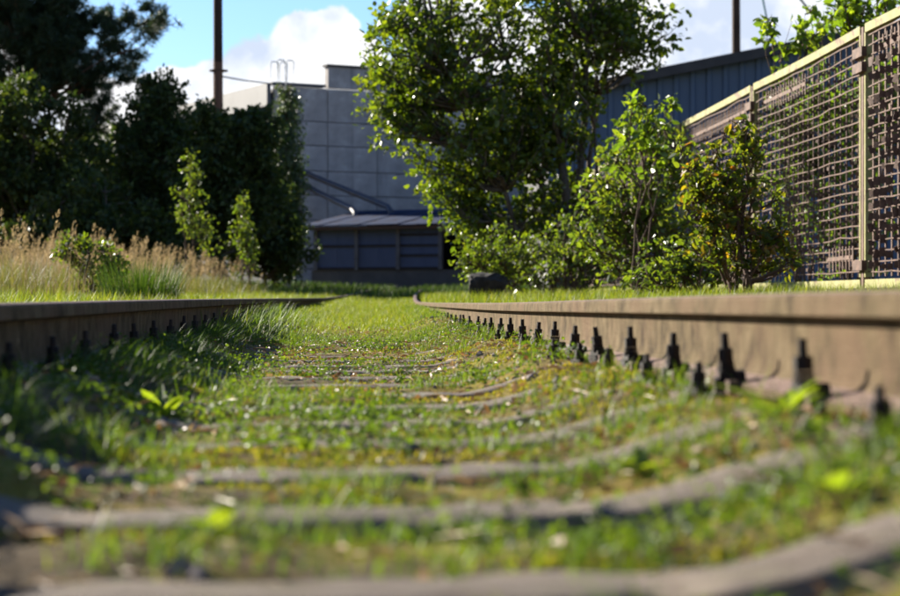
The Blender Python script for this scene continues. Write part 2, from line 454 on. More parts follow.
# ------------------------------------------------------------------ rails
half = [(0, 0), (.024, -.0006), (.0335, -.004), (.0375, -.011), (.0385, -.036), (.0375, -.040), (.0115, -.046), (.009, -.056), (.0085, -.085), (.0095, -.12),
        (.012, -.143), (.02, -.152), (.045, -.160), (.072, -.166), (.075, -.169), (.075, -.180), (0, -.180)]
prof = np.array(half + [(-x, z) for x, z in reversed(half[1:-1])])
ry = np.concatenate([np.linspace(-2.5, 14, 130), np.linspace(14.3, 62, 150)])
for side, lab in ((-1, 'dark shaded rusty rail on the meadow side of the track'), (1, 'sunlit rusty brown rail on the fence side of the track')):
    n, k = len(ry), len(prof)
    px_ = xc(ry) + side * .8; pz_ = zrail(side, ry)
    V = np.zeros((n, k, 3))
    for i in range(n):
        a = -yaw(ry[i])
        V[i, :, 0] = px_[i] + prof[:, 0] * math.cos(a); V[i, :, 1] = ry[i] + prof[:, 0] * math.sin(a); V[i, :, 2] = pz_[i] + prof[:, 1]
    i = np.arange(n - 1)[:, None] * k; j = np.arange(k)[None]; jn = (j + 1) % k
    Q = np.stack([i + j, i + jn, i + k + jn, i + k + j], -1).reshape(-1, 4)
    o = build('rail', Geo().add(V.reshape(-1, 3), Q), M['rail'], loc=(px_[0], ry[0], pz_[0]))
    tag(o, lab, 'rail')

# ------------------------------------------------------------------ sleepers with plates and bolts
def sleeper_mesh(seed):
    r = np.random.default_rng(seed)
    us = np.unique(np.concatenate([np.linspace(-1.35, 1.35, 55), [-.62, -.3, .3, .62]]))
    n = len(us); a = np.abs(us)
    top = -.068 * smooth(.64, .29, a) - .02 * smooth(1.15, 1.35, a)
    sec = np.array([(-.125, -.2), (-.088, -.020), (-.082, -.006), (-.07, 0), (-.025, 0.001), (.025, 0.001), (.07, 0), (.082, -.006), (.088, -.020), (.125, -.2)])
    k = len(sec)
    V = np.zeros((n, k, 3))
    V[:, :, 0] = us[:, None]; V[:, :, 1] = sec[None, :, 0]
    V[:, :, 2] = np.where(sec[None, :, 1] < -.1, -.2, sec[None, :, 1] + top[:, None])
    V[:, 1:-1] += r.normal(0, .0016, (n, k - 2, 3))
    chip = r.random((n, 1)) < .12
    V[:, 2:4, 2] -= np.where(chip, r.uniform(.004, .014, (n, 1)), 0)
    i = np.arange(n - 1)[:, None] * k; j = np.arange(k)[None]; jn = (j + 1) % k
    Q = np.stack([i + j, i + k + j, i + k + jn, i + jn], -1).reshape(-1, 4)
    ends = [[0, 1, 8, 9], [1, 2, 7, 8], [2, 3, 6, 7], [3, 4, 5, 6]]
    E = np.array(ends + [[(n - 1) * k + q for q in reversed(e)] for e in ends])
    me = Geo().add(V.reshape(-1, 3), Q, E).mesh('concrete_sleeper', True); me.materials.append(M['sleeper'])
    return me


def ring(g, r0, z0, z1, k=8, r1=None, c=(0, 0), ph=0.0):
    r1 = r0 if r1 is None else r1
    g.tube([(c[0], c[1], z0), (c[0], c[1], z1)], [r0, r1], k)


gp = Geo().box((0, 0, -.006), (.37, .145, .014))
for s in (-1, 1):
    gp.box((s * .088, 0, .012), (.02, .14, .024), taper=.85)
plate_me = gp.mesh('rail_plate'); plate_me.materials.append(M['plate'])
gc = Geo()                      # clip, washers, nut and shank of the clamp bolt; +x points away from the rail
gc.box((-.012, 0, .024), (.062, .062, .026), taper=.9); gc.box((.018, 0, .012), (.018, .06, .026))
ring(gc, .021, .036, .045, 10); ring(gc, .019, .046, .055, 10); ring(gc, .0185, .056, .079, 6); ring(gc, .0095, .078, .107, 8, .0085)
clamp_me = gc.mesh('clamp_bolt'); clamp_me.materials.append(M['bolt'])
ga = Geo()
ga.box((0, 0, .006), (.05, .055, .014), taper=.9); ring(ga, .021, .012, .020, 10); ring(ga, .0185, .021, .044, 6); ring(ga, .0095, .043, .064, 8, .0085)
anchor_me = ga.mesh('anchor_bolt'); anchor_me.materials.append(M['bolt'])
SM = [sleeper_mesh(s) for s in (1, 2, 3, 4)]
SLEEPER_LABEL = 'weathered grey concrete sleeper with dipped middle, half sunk in moss under the rails'
k = 0
for Y in np.arange(0.5, 24.2, 0.6):
    zl, zr = zrail(-1, Y), zrail(1, Y)
    o = tag(link('concrete_sleeper', SM[k % 4]), SLEEPER_LABEL, 'sleeper', 'concrete sleepers along the track'); k += 1
    o.location = (xc(Y), Y, (zl + zr) / 2 - .196 + rng.normal(0, .002))
    o.rotation_euler = (rng.normal(0, .006), -math.atan((zr - zl) / 1.6), -yaw(Y) + rng.normal(0, .006))
    for s in (-1, 1):
        p = link('rail_plate', plate_me, parent=o, loc=(s * .8, 0, .0145))
        sc_ = .72
        for t in (-1, 1):
            c = link('clamp_bolt', clamp_me, parent=p, loc=(t * .088, rng.normal(0, .006), .002))
            c.rotation_euler = (rng.normal(0, .05), rng.normal(0, .05), (0 if t > 0 else math.pi) + rng.normal(0, .3)); c.scale = (.85, .74, rng.uniform(.9, 1.02))
            if rng.random() < .45 and Y > 1: continue
            d = link('anchor_bolt', anchor_me, parent=p, loc=(t * .150, .04 * t * s + rng.normal(0, .005), .001))
            d.rotation_euler = (rng.normal(0, .06), rng.normal(0, .06), rng.uniform(0, 3)); d.scale = (.75, .75, .9)

# ------------------------------------------------------------------ concrete factory building
ANG = R(28)
cx, cy = P(273, 298, 85)[:2]
ex, ey = np.array([math.cos(ANG), math.sin(ANG)]), np.array([-math.sin(ANG), math.cos(ANG)])   # along the front, into the building
Rb = np.array([[ex[0], ey[0], 0], [ex[1], ey[1], 0], [0, 0, 1]])
def B(t, d, z): return np.array([cx + ex[0] * t + ey[0] * d, cy + ex[1] * t + ey[1] * d, CAMZ + z])


bld = thing('factory_building', 'tall grey concrete panel building with stepped parapet behind the lean-to shed', 'building', B(0, 0, .4))
def bbox(name, t0, t1, d0, d1, z0, z1, mat, parent, grow=0.0):
    g = Geo().box(B((t0 + t1) / 2, (d0 + d1) / 2, (z0 + z1) / 2), (t1 - t0, d1 - d0, z1 - z0), Rb)
    return build(name, g, mat, parent, loc=B((t0 + t1) / 2, (d0 + d1) / 2, z0))


core = bbox('core_wall', .06, 32, .10, 30, -.5, 9.2, M['concrete_dark'], bld)
bbox('roof', .3, 31.8, .35, 29.7, 9.203, 9.40, M['roof_felt'], bld)
rows = [9.46, 7.94, 6.86, 5.72, 4.63, 3.5, 2.4, 1.3, .2]
bays = [0, 2.62, 5.1, 10.9, 16.7, 22.5, 28.3, 32]
for a, b in zip(bays[:-1], bays[1:]):
    for zt, zb in zip(rows[:-1], rows[1:]):
        jit = rng.uniform(-.012, .012)
        bbox('wall_panel', a + .02, b - .02, jit - .12, .097, zb + .02, zt - .02, M['concrete'], bld)
    if a > 2: bbox('parapet_panel', a + .02, b - .02, -.11 + rng.uniform(-.01, .01), .25, 9.5, 10.45, M['concrete'], bld)
bbox('coping', 2.55, 32.1, -.2, .34, 10.46, 10.56, M['roof_felt'], bld)
bbox('coping', -.1, 2.50, -.2, .34, 9.50, 9.62, M['fascia'], bld)
bbox('fascia', -.34, -.16, -.12, 30, 8.55, 9.55, M['fascia'], bld)
for a in np.arange(0.2, 29, 5.9):
    for zt, zb in ((8.5, 6.4), (6.4, 4.3), (4.3, 2.2), (2.2, .1)):
        bbox('side_panel', -.12, .058, a + .02, a + 5.86, zb + .02, zt - .02, M['concrete_dark'], bld)
g = Geo()
tr = thing('roof_guard_rail', 'pair of thin galvanised hoops standing on the factory roof edge', 'guard rail', B(.8, .5, 9.6))
for (t0, t1) in ((.35, .72), (.80, 1.15)):
    for dd in (.35, 1.1):
        g = Geo().tube([B(t0, dd, 9.4), B(t0, dd, 10.62), B(t0 + .05, dd, 10.68), B(t1 - .05, dd, 10.68), B(t1, dd, 10.62), B(t1, dd, 9.4)], .028, 6)
        build('hoop', g, M['galv'], tr, loc=B(t0, dd, 9.4))

# ------------------------------------------------------------------ lean-to shed in front of it
shed = thing('lean_to_shed', 'low slate blue lean-to shed with posts and metal roof against the factory wall', 'shed', P(380, 283, 76))
SA, SB = P(316, 228, 78.5), P(440.5, 225, 76.3)
sdir = (SB - SA); L0 = math.hypot(sdir[0], sdir[1]); sdir = sdir / L0; sdir[2] = 0
ndir = np.array([-sdir[1], sdir[0], 0])       # away from the camera
eave = 2.93
Rs = np.array([[sdir[0], ndir[0], 0], [sdir[1], ndir[1], 0], [0, 0, 1]])
def S(t, d, z): return np.array([SA[0] + sdir[0] * t + ndir[0] * d, SA[1] + sdir[1] * t + ndir[1] * d, CAMZ + z])
def sbox(name, t0, t1, d0, d1, z0, z1, mat, parent=None):
    g = Geo().box(S((t0 + t1) / 2, (d0 + d1) / 2, (z0 + z1) / 2), (t1 - t0, d1 - d0, z1 - z0), Rs)
    return build(name, g, mat, parent or shed, loc=S((t0 + t1) / 2, (d0 + d1) / 2, z0))


bw = L0 / 3
sbox('foundation', -.2, L0 + 9, 0, .4, -.6, 1.14, M['concrete_dark'])
for i in range(7):
    sbox('post', i * bw - .08, i * bw + .08, -.07, .12, 1.143, eave - .02, M['shed_post'])
for i in range(3):
    for j in range(2):
        a = i * bw + .085 + j * (bw - .17) / 2
        sbox('wall_panel', a + .003, a + (bw - .17) / 2 - .003, .02, .07, 1.16, eave - .06, M['shed_panel'])
    for zz in ((2.12,) if i < 2 else (1.72, 2.12, 2.55)):
        sbox('girt', i * bw + .085, (i + 1) * bw - .085, -.03, .018, zz - .045, zz + .045, M['shed_dark'])
    sbox('sill_beam', i * bw + .085, (i + 1) * bw - .085, -.05, .016, 1.145, 1.25, M['shed_dark'])
for i in (4, 5):
    sbox('wall_panel', i * bw + .09, (i + 1) * bw - .09, .02, .07, 1.16, 2.0, M['shed_dark'])
sbox('back_wall', -.1, L0 + 9, 5.0, 5.1, -.5, 3.3, M['shed_dark'])
sbox('side_wall', -.12, -.085, .12, 5.0, -.5, eave - .05, M['shed_panel'])
nsh = 17
for i in range(nsh):
    t0, t1 = -.5 + i * (L0 + 9.3) / nsh, -.5 + (i + 1) * (L0 + 9.3) / nsh - .01
    dz = rng.uniform(-.015, .03)
    q = np.array([S(t0, -.45, eave + dz), S(t1, -.45, eave + dz + .01), S(t1, 5.0, eave + .85), S(t0, 5.0, eave + .84)])
    build('roof_sheet', Geo().prism(q, .035, (0, 0, 1)), M['shed_roof'], shed, loc=q[0])
sbox('eave_board', -.45, L0 + 8.8, -.40, -.36, eave - .16, eave - .02, M['plate'])

for (pts, lab) in ((((300, 170, 85.2), (313.5, 176.5, 85), (388, 207, 81.6), (390.5, 211, 81.4), (390.5, 222, 81.2)), 'longer grey duct slanting down the factory wall to the shed roof'),
                   (((303, 184, 85.0), (317, 192, 84.6), (352, 209, 81.8), (355.5, 213, 81.4), (355.5, 223, 81.2)), 'shorter grey duct with a bend ending on the shed roof')):
    pp = np.array([P(*q) for q in pts])
    o = thing('duct_pipe', lab, 'pipe', pp[-1])
    build('pipe', Geo().tube(pp, .125, 10), M['pipe'], o, loc=pp[-1], smooth=True)
    build('collar', Geo().tube([pp[-1] + (0, 0, -.1), pp[-1] + (0, 0, .10)], .17, 12), M['pipe'], o, loc=pp[-1] + (0, 0, -.1))

# ------------------------------------------------------------------ blue ribbed hall on the other side
hall = thing('ribbed_hall', 'dark blue hall clad in vertical ribbed sheets behind the fence', 'building', (9, 58, CAMZ + .2))
HY = 58.0
def hroof(X): return CAMZ + 6.32 + (X - P(580, 0, HY)[0]) * .197
hx0 = P(548, 0, HY)[0]
for i in range(30):
    x0, x1 = hx0 + i * .5, hx0 + (i + 1) * .5
    zt0, zt1 = hroof(x0) - .06, hroof(x1) - .06
    zb = CAMZ - .3
    gs = Geo()
    y0 = HY + rng.uniform(-.006, .006)
    prof_ = [(x0 + .002, 0.0), (x0 + .30, 0.0), (x0 + .33, -.05), (x0 + .46, -.05), (x0 + .498, 0.0)]
    top = [(a, y0 + b, zt0 + (zt1 - zt0) * (a - x0) / .5) for a, b in prof_]
    bot = [(a, y0 + b, zb) for a, b in prof_]
    bk = [(a, y0 + .06, z) for (a, b, z) in top]
    n = len(prof_)
    V = np.array(bot + top + bk)
    Q = [[q, q + 1, n + q + 1, n + q] for q in range(n - 1)] + [[n + q, n + q + 1, 2 * n + q + 1, 2 * n + q] for q in range(n - 1)]
    gs.add(V, Q)
    build('cladding_sheet', gs, M['cladding'], hall, loc=(x0, y0, zb))
hx1 = hx0 + 15
q = np.array([(hx0 - .4, HY - .45, hroof(hx0 - .4)), (hx1, HY - .45, hroof(hx1)), (hx1, HY + 24, hroof(hx1)), (hx0 - .4, HY + 24, hroof(hx0 - .4))])
build('roof', Geo().prism(q, .16, (0, 0, 1)), M['roof_felt'], hall, loc=q[0])
g = Geo().prism([(hx0 + .02, HY + .09, CAMZ - .3), (hx1, HY + .09, CAMZ - .3), (hx1, HY + .09, hroof(hx1) - .1), (hx0 + .02, HY + .09, hroof(hx0) - .1)], 23.5, (0, 1, 0))
build('core_wall', g, M['concrete_dark'], hall, loc=(hx0, HY + .09, CAMZ - .3))
g = Geo().prism([(hx0 - .4, HY - .50, hroof(hx0 - .4) - .14), (hx1, HY - .50, hroof(hx1) - .14), (hx1, HY - .50, hroof(hx1) + .17), (hx0 - .4, HY - .50, hroof(hx0 - .4) + .17)], .045, (0, 1, 0))
build('verge_board', g, M['roof_felt'], hall, loc=(hx0, HY - .5, hroof(hx0)))

# ------------------------------------------------------------------ poles and cables
def pole(px, Y, r, h, lab, mat):
    b = P(px, 298, Y); b[2] = gz(b[0], b[1]) - .3
    o = thing('utility_pole', lab, 'pole', b)
    zs = np.linspace(0, h, 9)
    lean = rng.normal(0, .004)
    pts = np.stack([b[0] + lean * zs, np.full(9, b[1]), b[2] + zs], 1)
    build('shaft', Geo().tube(pts, np.linspace(r * 1.12, r * .85, 9), 14), mat, o, loc=b, smooth=True)
    return o, b


o, b = pole(219, 68, .165, 21, 'dark tarred wooden utility pole rising out of the trees beside the factory', M['wood'])
stub = Geo().tube([b + (0.0, -.30, 0), b + (0, -.30, 8.3)], [.19, .17], 12)
build('stub', stub, M['wood_pale'], o, loc=b + (0, -.30, 0))
for z in (6.6, 8.0):
    build('binding', Geo().tube([b + (0, -.15, z), b + (0, -.15, z + .04)], .34, 14), M['plate'], o, loc=b + (0, -.15, z))
o, b2 = pole(737, 86, .20, 17, 'grey wooden utility pole behind the ribbed hall', M['wood'])
for lab, pts, r, mat in (('thick dark guy cable running down to the roof of the ribbed hall', [(737, -79, 86), (797, -5, 85), (834, 41, 84)], .055, 'cable'),
                         ('thin teal cable hanging beside the pole behind the hall', [(757, -30, 82), (763, 0, 82), (768, 25, 82), (778, 48, 82)], .04, 'cable_teal'),
                         ('thin cable from the tarred pole to the factory roof', [(219, 76, 68), (245, 80.5, 76), (282, 85, 85.4)], .03, 'cable')):
    pts = np.array([P(*q) for q in pts])
    tag(build('cable', Geo().tube(pts, r, 6), M[mat], loc=pts[0]), lab, 'cable')

# ------------------------------------------------------------------ scrap steel fence
FY = [7.8, 12.7, 17.6, 22.5, 27.4, 32.3, 37.2, 42.1]
def fx(Y): return 3.84 - .05 * (Y - 17.6)
def fz(Y): return float(gz(np.array(fx(Y)), np.array(Y)))
FH = 2.50
fence = thing('scrap_steel_fence', 'long rusty fence of scrap steel lattice panels with pale yellow-green frames', 'fence', (fx(20), 20, fz(20)))
fdir = np.array([-.05, 1, 0]); fdir /= np.linalg.norm(fdir)
fnor = np.array([-1, -.05, 0]); fnor /= np.linalg.norm(fnor)     # towards the track
Rf = np.array([[fdir[0], fnor[0], 0], [fdir[1], fnor[1], 0], [0, 0, 1]])
def FP(Y, n, z): return np.array([fx(Y), Y, CAMZ + z]) + fnor * n
def fbox(g, y0, y1, n0, n1, z0, z1): g.box(FP((y0 + y1) / 2, (n0 + n1) / 2, (z0 + z1) / 2), ((y1 - y0) * 1.00125, n1 - n0, z1 - z0), Rf)


ZB, ZT = .14, 2.52                                                    # bottom and top of the panels above the camera
for i, Y in enumerate(FY):
    g = Geo(); fbox(g, Y - .035, Y + .035, -.035, .035, -.4, ZT - .02)
    po = build('post', g, M['fence_rust'], fence, loc=FP(Y, 0, -.4))
    for z in (.30, 2.12, 2.26):
        g = Geo(); fbox(g, Y - .16, Y + .16, .036, .085, z - .045, z + .045)
        build('clamp', g, M['fence_rust'], po, loc=FP(Y, .06, z))
for i in range(len(FY) - 1):
    a, b = FY[i] + .085, FY[i + 1] - .085
    n = 24
    ys = np.linspace(a, b, n)
    sag = lambda Y: -.014 * math.sin(math.pi * (Y - a) / (b - a)) if i in (1, 2) else -.006 * math.sin(math.pi * (Y - a) / (b - a))
    fr = Geo()
    for y0, y1 in zip(ys[:-1], ys[1:]):                                # top rail, slightly sagging
        p = np.array([FP(y0, -.02, ZT + sag(y0) - .08), FP(y0, .035, ZT + sag(y0) - .08), FP(y0, .035, ZT + sag(y0)), FP(y0, -.02, ZT + sag(y0))])
        q = np.array([FP(y1, -.02, ZT + sag(y1) - .08), FP(y1, .035, ZT + sag(y1) - .08), FP(y1, .035, ZT + sag(y1)), FP(y1, -.02, ZT + sag(y1))])
        fr.add(np.vstack([p, q]), [[0, 1, 5, 4], [1, 2, 6, 5], [2, 3, 7, 6], [3, 0, 4, 7]])
    pan = build('fence_panel', fr, M['fence_paint'], fence, loc=FP((a + b) / 2, 0, ZB))
    for nm, (y0, y1, z0, z1) in (('bottom_rail', (a, b, ZB - .05, ZB + .03)), ('stile', (a - .02, a + .02, ZB + .052, ZT - .083)), ('stile', (b - .02, b + .02, ZB + .052, ZT - .083))):
        g = Geo(); fbox(g, y0, y1, -.03, .035, z0, z1)
        build(nm, g, M['fence_paint'], pan, loc=FP((y0 + y1) / 2, 0, z0))
    dense = i <= 1
    # vertical rods
    vs = np.arange(a + .16, b - .1, .22 if not dense else .20)
    for Y in vs:
        g = Geo()
        if dense:
            fbox(g, Y - .016, Y + .016, -.006, .006, ZB + .055, ZT + sag(Y) - .105)
        else:
            fbox(g, Y - .006, Y + .006, -.007, .007, ZB + .055, ZT + sag(Y) - .105)
        for k in range(21):
            if rng.random() < .15: continue
            z = ZB + .05 + (ZT - .11 - ZB + sag(Y)) * (k + 1 + rng.normal(0, .12)) / 21
            if z > ZT - .2: continue
            hgt, wid = (rng.uniform(.05, .085), rng.uniform(.04, .06)) if dense else (rng.uniform(.022, .036), rng.uniform(.025, .04))
            tilt = rng.normal(0, .25); ya = rng.normal(1.1, .35)
            Mt = np.array([[math.cos(tilt), 0, math.sin(tilt)], [0, 1, 0], [-math.sin(tilt), 0, math.cos(tilt)]])
            Mz = np.array([[math.cos(ya), -math.sin(ya), 0], [math.sin(ya), math.cos(ya), 0], [0, 0, 1]])
            g.box(FP(Y, wid / 2, z), (wid, .004, hgt), Rf @ Mz @ Mt)
        build('upright_strip', g, M['fence_rust'], pan, loc=FP(Y, 0, ZB + .06))
    # level strips with the punched tabs still standing on them
    nlev = 21 if i > 1 else 24
    for k in range(nlev):
        f = (k + .5) / nlev
        g = Geo()
        ee = np.linspace(a + .032, b - .032, 13)
        zz = [ZB + .05 + (ZT - .11 - ZB + sag(Y)) * f + rng.normal(0, .006) for Y in ee]
        skip = False
        for q in range(12):
            if skip and rng.random() < .4: continue
            p = np.array([FP(ee[q], .009, zz[q] - .0055), FP(ee[q], .014, zz[q] - .0055), FP(ee[q], .014, zz[q] + .0055), FP(ee[q], .009, zz[q] + .0055)])
            q2 = np.array([FP(ee[q + 1], .009, zz[q + 1] - .0055), FP(ee[q + 1], .014, zz[q + 1] - .0055), FP(ee[q + 1], .014, zz[q + 1] + .0055), FP(ee[q + 1], .009, zz[q + 1] + .0055)])
            g.add(np.vstack([p, q2]), [[0, 1, 5, 4], [1, 2, 6, 5], [2, 3, 7, 6], [3, 0, 4, 7], [0, 3, 2, 1], [4, 5, 6, 7]])
        build('lattice_strip', g, M['fence_rust'], pan, loc=FP((a + b) / 2, 0, zz[0]))
    # comb of offcut strips under the top rail, and one above the bottom rail
    for (y0, y1, z1, hh) in ((a + (2.2 if i == 2 else .3), b - .3, ZT - .16, .22), (a + .3, a + 1.6, ZB + .36, .22)):
        if i > 4: continue
        g = Geo()
        for yq in np.arange(y0, y1 - .5, .5):
            fbox(g, yq, yq + .5, .017, .024, z1 + sag(yq + .25) - hh / 2 - .02, z1 + sag(yq + .25) - hh / 2 + .02)
        for Y in np.arange(y0, yq + .5, .125):
            fbox(g, Y - .014, Y + .014, .018, .023, z1 + sag(Y) - hh + rng.uniform(-.02, .02), z1 + sag(Y) + rng.uniform(-.01, .01))
        build('offcut_comb', g, M['fence_rust'], pan, loc=FP(y0, 0, z1 - hh))


# ------------------------------------------------------------------ plants: vectorised leaves and blades
def unit(v): return v / (np.linalg.norm(v, axis=-1, keepdims=True) + 1e-9)


def leaves(g, pos, axis, nrm, length, width, fold=.22):
    """each leaf two quads folded along the midrib"""
    n = len(pos)
    axis = unit(axis); side = unit(np.cross(axis, nrm)); up = np.cross(side, axis)
    l = np.broadcast_to(length, n)[:, None]; wd = np.broadcast_to(width, n)[:, None] / 2
    base = pos
    tip = pos + axis * l - up * l * .06
    def pt(s, a): return pos + axis * l * a + side * wd * s + up * wd * fold * abs(s)
    V = np.stack([base, tip, pt(-.85, .28), pt(-.8, .66), pt(.8, .66), pt(.85, .28)], 1).reshape(-1, 3)
    o = np.arange(n)[:, None] * 6
    g.add(V, np.vstack([o + np.array([[0, 2, 3, 1]]), o + np.array([[0, 1, 4, 5]])]))


def blades(g, pos, h, wd, lean, az, seg=3):
    n = len(pos)
    d = np.stack([np.cos(az), np.sin(az), np.zeros(n)], 1)
    fa = az + rng.uniform(.6, 2.5, n)
    s = np.stack([np.cos(fa), np.sin(fa), np.zeros(n)], 1)
    ts = [0, .4, .75, 1] if seg == 3 else [0, .55, 1]
    rows_ = []
    for t in ts:
        c = pos + d * (lean * h * t ** 1.8)[:, None]
        c[:, 2] += h * (t - .38 * np.minimum(lean, 1.6) * t * t)
        if t < 1:
            ww = (wd * (1 - t ** 1.6) / 2)[:, None]
            rows_ += [c - s * ww, c + s * ww]
        else: rows_.append(c)
    k = len(rows_)
    V = np.stack(rows_, 1).reshape(-1, 3)
    o = np.arange(n)[:, None] * k
    if seg == 3: g.add(V, np.vstack([o + np.array([[0, 1, 3, 2]]), o + np.array([[2, 3, 5, 4]])]), o + np.array([[4, 5, 6]]))
    else: g.add(V, o + np.array([[0, 1, 3, 2]]), o + np.array([[2, 3, 4]]))


def rdir(n, zb=0.0):
    v = rng.normal(0, 1, (n, 3)); v[:, 2] += zb
    return unit(v)


def path(a, b, n=6, bow=.12, wob=.04):
    """a bent limb from a to b"""
    a, b = np.asarray(a, float), np.asarray(b, float); L = np.linalg.norm(b - a)
    t = np.linspace(0, 1, n)[:, None]
    p = a + (b - a) * t
    p[:, 2] += (bow * L * np.sin(math.pi * t))[:, 0]
    p[1:-1] += rng.normal(0, wob * L, (n - 2, 3))
    return p


def sample_env(env, Y, n, depth=1.0):
    """cluster centres inside ellipses given on the photograph at depth Y, with a depth of their own"""
    ar = np.array([e[2] * e[3] for e in env], float); ar /= ar.sum()
    out = []
    for i in rng.choice(len(env), n, p=ar):
        px, py, rx, ry_ = env[i][:4]
        v = rng.normal(0, 1, 3); v = v / np.linalg.norm(v) * rng.random() ** (1 / 2.2)
        c = P(px + v[0] * rx, py + v[1] * ry_, Y)
        c += np.array([c[0], Y, c[2] - CAMZ]) / Y * v[2] * (rx / F * Y) * depth
        out.append(c)
    return np.array(out)


def tree(name, label, cat, stems, clusters, leaf_mat, bark, rad, nleaf, lsize, cr, trunk_r, group=None, droop=0.0, lw=.62, twig_n=4, singles=None, needle=False):
    """stems: list of polylines; clusters: centres of leaf masses, each reached by a limb of the nearest stem"""
    base = stems[0][0]
    root = thing(name, label, cat, base, group)
    for s, tr_ in zip(stems, trunk_r):
        g = Geo(); n = len(s)
        g.tube(s, np.linspace(tr_, tr_ * .18, n), 9)
        build('trunk', g, M[bark], root, loc=s[0], smooth=True)
    gb, gl = Geo(), Geo()
    allp, alld = [], []
    for c in clusters:
        best = None
        for s in stems:
            hd = np.hypot(s[:, 0] - c[0], s[:, 1] - c[1])
            cost = hd + np.where(s[:, 2] > c[2] - .25 * hd, 3 * (s[:, 2] - c[2] + .25 * hd), 0) + .35 * np.abs(c[2] - .45 * hd - s[:, 2])
            i = int(cost.argmin())
            if best is None or cost[i] < best[0]: best = (cost[i], s[i])
        p = path(best[1], c, 6, -.05 if droop < .3 else .15, .03)
        L = np.linalg.norm(c - best[1])
        gb.tube(p, np.linspace(min(.018 * L + .008, rad), .006, 6), 5, cap=False)
        for k in range(twig_n):
            d = rdir(1, .25 - droop)[0]
            e = c + d * cr * rng.uniform(.6, 1.15)
            if droop: e[2] -= droop * cr * rng.uniform(.3, 1.6)
            q = path(p[rng.integers(3, 6)], e, 4, .05, .03)
            gb.tube(q, np.linspace(.007, .003, 4), 3, cap=False)
            m = nleaf // twig_n
            t = rng.uniform(.15, 1.05, m)
            idx = np.clip((t * 3).astype(int), 0, 2); f = (t * 3 - idx)[:, None]
            pts = q[idx] * (1 - f) + q[idx + 1] * f
            spread = unit(q[-1] - q[0])
            allp.append(pts + rng.normal(0, cr * .16, (m, 3)))
            alld.append(spread * .6 + rng.normal(0, .7, (m, 3)) + np.array([0, 0, -.25 - droop]))
    pp, dd = np.vstack(allp), np.vstack(alld)
    br = build('branches', gb, M[bark if bark != 'bark_birch' else 'twig'], root, loc=base)
    br['kind'] = 'stuff'
    n = len(pp)
    if needle:
        m = 13
        pos = np.repeat(pp, m, 0)
        ax = np.repeat(unit(dd), m, 0) * .5 + rng.normal(0, .8, (n * m, 3)) + np.array([0, 0, .25])
        sz = lsize * rng.uniform(.7, 1.25, n * m)
        axu = unit(ax); sd_ = unit(np.cross(axu, rdir(n * m)))
        wv = (sz * .055)[:, None]
        V = np.stack([pos - sd_ * wv, pos + sd_ * wv, pos + axu * sz[:, None]], 1).reshape(-1, 3)
        o = np.arange(n * m)[:, None] * 3
        gl.add(V, o + np.array([[0, 1, 2]]))
    else:
        sz = lsize * rng.uniform(.6, 1.25, n)
        nr = rdir(n, .9)
        if singles:
            o_ = np.argsort(pp[:, 1])[:n // 2]                       # from the half of the crown that faces the track
            pick = rng.permutation(o_)[:singles]
            keep = np.ones(n, bool); keep[pick] = False
            one = Geo(); leaves(one, np.zeros((1, 3)), np.array([[0, 1., 0]]), np.array([[0, 0, 1.]]), 1.0, lw)
            me = one.mesh('leaf'); me.materials.append(M[leaf_mat + '_single'] if leaf_mat + '_single' in M else M[leaf_mat])
            for i in pick:
                q = Vector(dd[i]).to_track_quat('Y', 'Z'); l = link('leaf', me, parent=root, loc=pp[i] - base)
                l.rotation_mode = 'QUATERNION'; l.rotation_quaternion = q @ Vector((0, 1, 0)).rotation_difference(Vector((0, 1, 0)))
                l.rotation_quaternion = q @ Matrix.Rotation(rng.normal(0, .8), 3, 'Y').to_quaternion()
                s_ = sz[i] * 1.1; l.scale = (s_, s_, s_)
            pp, dd, sz, nr = pp[keep], dd[keep], sz[keep], nr[keep]
        leaves(gl, pp, dd, nr, sz, sz * lw)
    cro = build('crown', gl, M[leaf_mat], root, loc=base)
    cro['kind'] = 'stuff'
    return root


def single_leaf_material(src, name, stops, trans):
    """for leaves that are objects of their own: colour by object"""
    m = leaf_material(name, stops, trans, .34, .55)
    nt = m.node_tree
    oi = nt.nodes.new('ShaderNodeObjectInfo')
    ramp = [n for n in nt.nodes if n.type == 'VALTORGB'][0]
    nt.links.new(oi.outputs['Random'], ramp.inputs[0])
    M[src + '_single'] = m


single_leaf_material('leaf_autumn', 'turning_leaf_single', [(0.0, (0.035, 0.06, 0.013)), (0.45, (0.07, 0.10, 0.016)), (0.68, (0.14, 0.13, 0.02)), (0.86, (0.26, 0.14, 0.02)), (1.0, (0.26, 0.07, 0.018))], .4)
single_leaf_material('leaf_bright', 'bright_young_leaf_single', [(0.0, (0.11, 0.17, 0.02)), (1.0, (0.20, 0.25, 0.03))], .62)
single_leaf_material('leaf_bush', 'willow_leaf_single', [(0.0, (0.06, 0.10, 0.02)), (0.9, (0.14, 0.175, 0.03)), (1.0, (0.3, 0.22, 0.03))], .4)


def base_at(px, Y): 
    p = P(px, 298, Y); p[2] = float(gz(p[0], p[1])) - .05
    return p


def stem(base, top, n=8, wob=.03):
    return path(base, top, n, 0, wob * .5)


